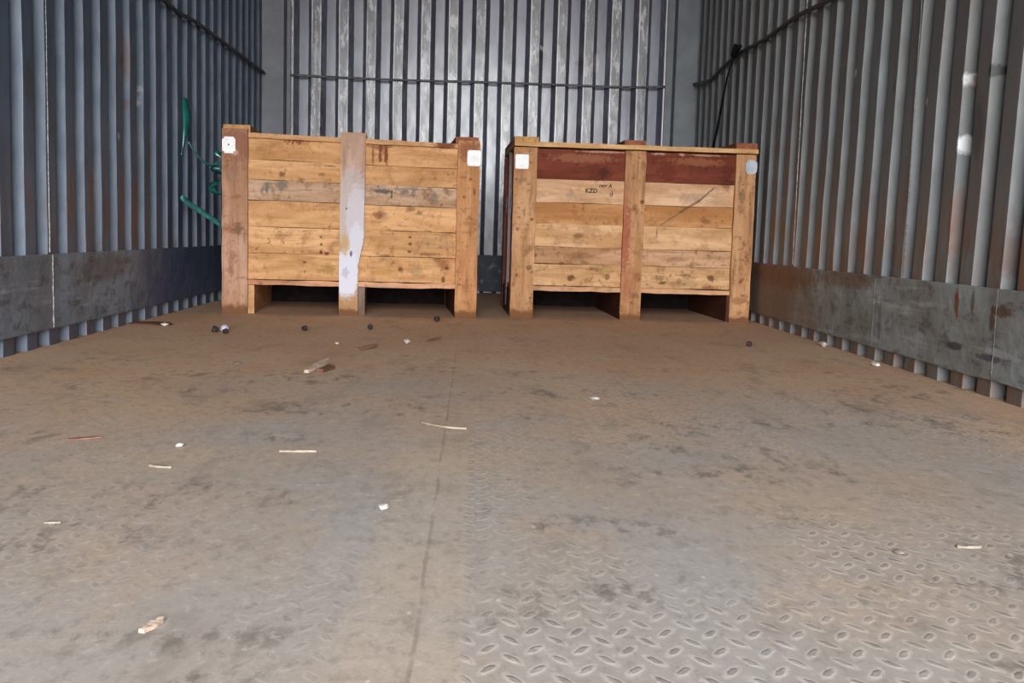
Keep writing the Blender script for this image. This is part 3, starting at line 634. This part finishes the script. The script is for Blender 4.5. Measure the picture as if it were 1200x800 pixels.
# right crate ---------------------------------------------------------------
RB = (0.185, 0.050, 0.026)
spR = [(0.249, 0.168, 0.014, 0.013, KD, .95), (0.835, 0.180, 0.018, 0.013, KD, .9), (0.83, 0.135, 0.035, 0.012, (.25, .08, .03), .8), (0.21, 0.225, .012, .006, KD, .7), (0.225, 0.13, .007, .007, KD, .8), (0.40, 0.175, .014, .012, KD, .7), (0.35, 0.205, .03, .010, KD, .5), (0.39, 0.20, .01, .008, (.35, .3, .05), .6),
       (0.63, 0.155, .014, .008, KD, .9), (0.62, 0.175, .03, .008, KD, .6), (0.72, 0.19, .03, .006, KD, .6), (.70, .16, .012, .015, KD, .5), (0.69, 0.255, .05, .010, KD, .4), (.28, .26, .05, .012, KD, .35),
       (0.60, 0.36, 0.003, 0.02, KD, .6), (0.235, 0.505, 0.016, 0.016, (.33, .22, .17), .6), (.275, .500, .03, .010, (.40, .26, .14), .5), (0.73, 0.505, .04, .02, (.3, .2, .13), .45), (0.77, 0.51, .03, .02, (.28, .2, .15), .4), (0.85, .50, .03, .015, (.35, .24, .15), .4),
       (0.345, .60, .05, .03, (.10, .022, .012), .6), (0.19, .615, .06, .03, (.16, .03, .02), .5), (0.63, .61, .04, .03, (.12, .02, .012), .6), (0.37, .595, .02, .02, (.06, .015, .01), .7), (.80, .60, .08, .03, (.14, .03, .02), .5), (.88, .60, .02, .05, (.08, .02, .01), .5),
       (0.27, .655, .12, .016, (.33, .14, .07), .55), (0.75, .655, .10, .015, (.34, .13, .06), .5), (0.60, .683, .03, .004, (.55, .33, .25), .7), (.69, .683, .012, .005, (.5, .32, .25), .8), (.79, .683, .06, .004, (.45, .25, .17), .8), (.36, .683, .10, .004, (.55, .30, .22), .7)]
# dark scratch running diagonally over the right bay
lnR = [(0.612, 0.392, 0.70, 0.452, 0.0040, (.13, .07, .04), .55), (0.69, 0.447, 0.775, 0.500, 0.0055, (.12, .07, .045), .75), (0.765, 0.492, 0.832, 0.553, 0.0040, (.12, .075, .05), .75)]
postR = [
    (0.0, 0.094, 0.690, wood('post_wood', (0.53, 0.33, 0.165), 'z', 15.3, [(.03, .62, .04, .04, (.35, .12, .06), .5), (0.078, 0.40, .006, .006, KD, .9), (0.075, 0.205, .012, .010, KD, .7), (.035, .56, .014, .012, (.22, .12, .06), .6), (.05, .28, .02, .02, (.3, .17, .08), .4), (.02, .36, .006, .006, KD, .7)], 0.032, 0.7, 0.35), None),
    (0.456, 0.540, 0.690, wood('post_wood', (0.54, 0.33, 0.165), 'z', 18.9, [(0.53, .485, .008, .008, KD, .9), (0.50, .46, .010, .012, KD, .4), (.50, .54, .02, .02, (.35, .2, .1), .4), (.515, .10, .02, .01, KD, .5)], 0.028, 0.7, 0.35,
        None, [(0.466, 0.33, 0.020, 0.13, (0.33, 0.085, 0.045), .85), (0.47, 0.16, 0.035, 0.10, (0.34, 0.12, 0.06), .6), (0.462, .46, .008, .08, (.36, .11, .06), .6)]), None),
    (0.914, 0.9972, 0.690, wood('post_wood', (0.52, 0.315, 0.155), 'z', 21.5, [(.945, .52, .012, .03, (.15, .08, .04), .6), (.94, .47, .014, .02, (.2, .11, .06), .5), (.93, .56, .006, .05, KD, .4), (.955, .17, .008, .010, RD, .7), (.95, .09, .03, .015, (.2, .08, .03), .6), (.96, .26, .004, .004, KD, .9)], 0.022, 0.8, 0.35), None)]
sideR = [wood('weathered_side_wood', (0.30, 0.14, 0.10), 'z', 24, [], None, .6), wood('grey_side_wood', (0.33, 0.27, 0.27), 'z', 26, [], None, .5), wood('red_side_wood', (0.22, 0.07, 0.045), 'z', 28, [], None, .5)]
cr_ = crate(dict(loc=(0.1558, 4.2936, 0), rz=0.030, w=0.9972, depth=0.70, seed=40.0, slope=0.0, label='wooden crate on the right with a dark red-brown top board',
    zs=[0.132, 0.222, 0.292, 0.387, 0.472, 0.566, 0.688], boards=[((0.60, 0.40, 0.20), .45), ((0.52, 0.335, 0.19), .5), ((0.66, 0.445, 0.235), .3), ((0.52, 0.285, 0.115), .35), ((0.67, 0.47, 0.285), .25), (RB, .5)],
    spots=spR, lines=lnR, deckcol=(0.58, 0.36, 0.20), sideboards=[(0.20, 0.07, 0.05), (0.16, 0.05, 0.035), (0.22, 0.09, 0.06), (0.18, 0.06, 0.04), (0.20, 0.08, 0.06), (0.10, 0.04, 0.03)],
    lidcol=(0.72, 0.50, 0.25), lidspots=[(0.05, .71, .05, .03, (.4, .2, .07), .5), (0.95, .71, .05, .03, (.42, .18, .06), .5)],
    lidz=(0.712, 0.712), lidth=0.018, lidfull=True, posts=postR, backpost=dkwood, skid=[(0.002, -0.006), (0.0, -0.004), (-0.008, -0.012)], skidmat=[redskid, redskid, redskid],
    batoff=[0.004, -0.002, 0.004], bath=[0.022, 0.022, 0.026], baty=0.018, batmat=[bt1, bt2, bt2], sidemat=sideR))

def sheet(root, name, x0, x1, z0, z1, mat, y=-0.0022, label=None, curl=0.004, cut=0.006):
    bm = bmesh.new(); n = 6; rows = []
    for j in range(n+1):
        rows.append([])
        for i in range(n+1):
            u, v = i/n, j/n; dx = dz = 0
            if i in (0, n) and j in (0, n): dx = cut*(1 if i == 0 else -1); dz = cut*0.6*(1 if j == 0 else -1)
            rows[-1].append(bm.verts.new((x0+(x1-x0)*u+dx+random.uniform(-.0006, .0006), y-curl*abs(u-.5)**2*random.uniform(.5, 1)-0.001, z0+(z1-z0)*v+dz)))
    for a, b in zip(rows, rows[1:]):
        for i in range(n): bm.faces.new((a[i], a[i+1], b[i+1], b[i]))
    o = obj(name, bm, mat, root); so = o.modifiers.new('thickness', 'SOLIDIFY'); so.thickness = 0.001
    if label: o['label'] = label
    return o
t1 = sheet(cl, 'paper_tag', 0.001, 0.051, 0.617, 0.680, mat_paper, cut=0.009)
bm = bmesh.new(); bmesh.ops.create_icosphere(bm, subdivisions=1, radius=0.0035, matrix=Matrix.Translation((0.026, -0.005, 0.650))); obj('nail_head', bm, mat_nail, t1)
sheet(cl, 'paper_tag', 0.944, 0.998, 0.602, 0.664, mat_paper, cut=0.003)
sheet(cr_, 'paper_tag', 0.005, 0.059, 0.603, 0.661, mat_paper, cut=0.001)
sheet(cr_, 'plastic_tag', 0.950, 0.998, 0.612, 0.668, mat_foil, label='crumpled grey plastic tag', curl=0.03, cut=0.007)
# torn paper and film on the right crate's left side
def side_scrap(y0, y1, z0, z1, mat, name):
    bm = bmesh.new(); n = 7; rows = []
    for j in range(n+1):
        v = j/n; rows.append([bm.verts.new((-0.004-random.uniform(0, .003), y0+(y1-y0)*u+random.uniform(-.006, .006), z0+(z1-z0)*v)) for u in (0, .33, .66, 1)])
    for a, b in zip(rows, rows[1:]):
        for i in range(3): bm.faces.new((a[i], a[i+1], b[i+1], b[i]))
    o = obj(name, bm, mat, cr_); so = o.modifiers.new('thickness', 'SOLIDIFY'); so.thickness = 0.001; return o
mat_scrap = plain('torn_film', (0.38, 0.34, 0.38), 0.5, 0, 0.3, 30)
side_scrap(0.035, 0.095, 0.41, 0.52, mat_scrap, 'torn_paper'); side_scrap(0.31, 0.37, 0.43, 0.50, mat_scrap, 'torn_paper')

# stamped writing on the right crate's pale board
mat_ink = plain('faded_brown_ink', (0.105, 0.055, 0.030), 0.8, 0, 0.4, 120)
def stamp(body, x, z, size, name='stamped_mark', shear=0.0):
    cu = bpy.data.curves.new('t', 'FONT'); cu.body = body; cu.size = size; cu.shear = shear; cu.space_character = 1.05; cu.offset = size*0.045; cu.extrude = 0.0004
    o = bpy.data.objects.new('t', cu); COL.objects.link(o); dg = bpy.context.evaluated_depsgraph_get(); me = bpy.data.meshes.new_from_object(o.evaluated_get(dg))
    bpy.data.objects.remove(o); me.materials.clear(); me.materials.append(mat_ink)
    n = bpy.data.objects.new(name, me); COL.objects.link(n); n.parent = bpy.data.objects['front_panel.001']
    n.location = (x, 0.0195, z); n.rotation_euler = (math.pi/2, 0, 0); return n
stamp('KZD', 0.296, 0.517, 0.024)
stamp('rxrr A', 0.352, 0.541, 0.019, shear=0.2)
stamp('U', 0.398, 0.504, 0.018); stamp('I', 0.405, 0.514, 0.016)

# ------------------------------------------------------------------ debris on the floor
def lump(name, x, y, sx, sy, sz, mat, label, cat, rz=0, seed=0, group=None, rough=0.25, sub=2):
    bm = bmesh.new(); bmesh.ops.create_icosphere(bm, subdivisions=sub, radius=1.0)
    for v in bm.verts:
        k = 1+rough*mnoise.noise(v.co*1.3+Vector((seed*3.7, seed, 0))); v.co *= k
        v.co.x *= sx/2; v.co.y *= sy/2; v.co.z *= sz/2
    mz = min(v.co.z for v in bm.verts)
    for v in bm.verts: v.co.z -= mz
    o = obj(name, bm, mat, None, sub > 2); o.location = (x, y, 0.0); o.rotation_euler = (0, 0, rz)
    return tag(o, label, cat, group)
def chip(name, x, y, L, Wd, th, rz, mat, label, cat, tilt=0.0, group=None):
    bm = bmesh.new(); n = 8; rings = []
    for i in range(n+1):
        t = i/n; w_ = Wd*(0.35+0.65*math.sin(math.pi*min(1, t*0.8+0.15)))*random.uniform(.85, 1.1)/2
        xx = (t-.5)*L; zz = tilt*t
        rings.append([bm.verts.new(c_) for c_ in ((xx, -w_, zz), (xx, w_, zz), (xx, w_*.8, zz+th*random.uniform(.7, 1.1)), (xx, -w_*.8, zz+th*random.uniform(.7, 1.1)))])
    for a, b in zip(rings, rings[1:]):
        for k in range(4): bm.faces.new((a[k], a[(k+1) % 4], b[(k+1) % 4], b[k]))
    bm.faces.new(rings[0]); bm.faces.new(rings[-1][::-1])
    o = obj(name, bm, mat); o.location = (x, y, 0.0005); o.rotation_euler = (0, 0, rz); return tag(o, label, cat, group)
m_pale = wood('pale_chip_wood', (0.46, 0.38, 0.29), 'x', 77, (), None, .3, 0); m_brown = plain('brown_chip', (0.17, 0.09, 0.05), .8); m_dark = plain('dark_stone', (0.022, 0.014, 0.013), .7)
m_white = plain('white_stone', (0.60, 0.55, 0.50), .7); m_red = plain('red_brown_flake', (0.24, 0.11, 0.07), .8); m_straw = plain('straw', (0.33, 0.25, 0.19), .7)
m_bark = wood('bark_wood', (0.20, 0.12, 0.08), 'x', 79, (), None, .4, 0); m_cream = plain('cream_chip', (0.27, 0.22, 0.17), .8); m_shiny = plain('silver_lilac_ball', (0.62, 0.55, 0.68), .22, .3, .1)
# big split wood chip: a pale wedge over a darker slab
ch = chip('wood_chip', -0.371, 2.545, 0.135, 0.020, 0.009, 1.32, m_pale, 'pale split wood chip lying in front of the left crate, largest piece of debris', 'wood chip', 0.012, 'wood chips on the floor')
b = bmesh.new(); box(b, -0.030, 0.045, -0.034, -0.011, 0.0, 0.008, nseg=5, jit=0.0012, bev=0); bm = b
for v in bm.verts: v.co.x += v.co.y*0.5
obj('bark_side', bm, m_bark, ch)
lump('pebble', -0.779, 3.345, .020, .020, .017, m_dark, 'dark pebble touching the shiny pale ball by the left crate', 'pebble', 0, 1, 'dark pebbles')
bl = lump('ball', -0.789, 3.375, .027, .027, .027, m_shiny, 'small shiny lilac-white ball on the floor near the left crate', 'ball', 0, 2, None, 0.02, 3)
for x_, y_, s_, lb in ((-0.818, 3.375, .022, 'dark pebble just left of the shiny pale ball'), (-0.552, 3.49, .020, 'dark pebble below the left bay of the left crate'), (-0.347, 3.605, .019, 'dark pebble just right of the left crate middle post foot'),
                       (-0.132, 3.98, .022, 'dark pebble beside the left crate right post foot'), (0.90, 3.35, .017, 'dark pebble in front of the right crate right post')):
    lump('pebble', x_, y_, s_, s_, s_*1.0, m_dark, lb, 'pebble', x_*7, x_*9, 'dark pebbles', 0.5)
for x_, y_, a_, b_, c_, lb in ((-0.195, 3.197, .022, .05, .013, 'white pebble right of centre before the left crate, brightest of the pale ones'), (-0.399, 3.126, .014, .03, .006, 'tiny white pebble between the wood chip and the left crate'),
        (-0.581, 2.622, .024, .03, .004, 'flat pale pebble left of the big wood chip'), (-0.447, 1.619, .012, .018, .006, 'small white pebble left of the thin straight stick'), (-0.103, 1.275, .014, .018, .006, 'white pebble just left of the floor seam'),
        (0.484, 1.127, .012, .018, .004, 'tiny white pebble on the patterned floor at right'), (-1.03, 3.56, .026, .04, .010, 'white pebble near the base of the left wall'), (1.165, 3.42, .02, .06, .016, 'pale pebble against the right wall base, the farther one'),
        (1.14, 2.90, .025, .04, .012, 'pale pebble against the right wall base, the nearer one'), (0.263, 2.179, .022, .03, .006, 'pale pebble right of the floor seam in the middle distance')):
    lump('pebble', x_, y_, a_, b_, c_, m_white if c_ > .005 else m_cream, lb, 'pebble', 0, x_*5+y_, 'pale pebbles', 0.5)
chip('wood_splinter', -0.261, 1.594, 0.056, 0.004, 0.003, 0.08, m_straw, 'thin straight pale splinter lying left of the seam', 'splinter')
chip('wood_chip', -0.266, 0.877, 0.030, 0.009, 0.004, 1.25, m_pale, 'small pale wood chip nearest the camera at lower left', 'wood chip')
chip('wood_chip', -0.296, 3.01, 0.10, 0.014, 0.008, 1.1, m_bark, 'dark curled wood chip below the left crate middle post', 'wood chip', .006)
chip('wood_chip', -0.118, 3.29, 0.10, 0.010, 0.005, 1.15, m_brown, 'brown wood chip right of the white pebble', 'wood chip', .004)
chip('wood_flake', -0.608, 1.662, 0.050, 0.016, 0.002, 0.5, m_red, 'reddish brown flake on the floor at far left', 'flake')
chip('wood_flake', -0.434, 1.475, 0.036, 0.010, 0.003, -0.3, m_cream, 'tan flake below the small white pebble at left', 'flake')
chip('wood_flake', -0.471, 1.186, 0.018, 0.007, 0.002, 0.1, m_cream, 'pale rectangular flake at lower left', 'flake')
chip('wood_flake', 0.575, 1.151, 0.028, 0.006, 0.003, 0.0, m_cream, 'tan flake on the patterned floor at right', 'flake')
chip('rust_flake', -1.09, 3.62, 0.10, 0.16, 0.004, 1.3, plain('rust_flake', (0.10, 0.03, 0.015), .8), 'flat dark rust flake at the foot of the left wall', 'flake')
bm = bmesh.new(); tube(bm, smoothpts([(-0.086, 1.858, .003), (-0.072, 1.838, .003), (-0.055, 1.822, .003), (-0.03, 1.808, .003), (-0.004, 1.803, .003)], 5), 0.0022, 6)
tag(obj('straw', bm, m_straw, None, True), 'thin curved straw lying across the floor seam', 'straw')
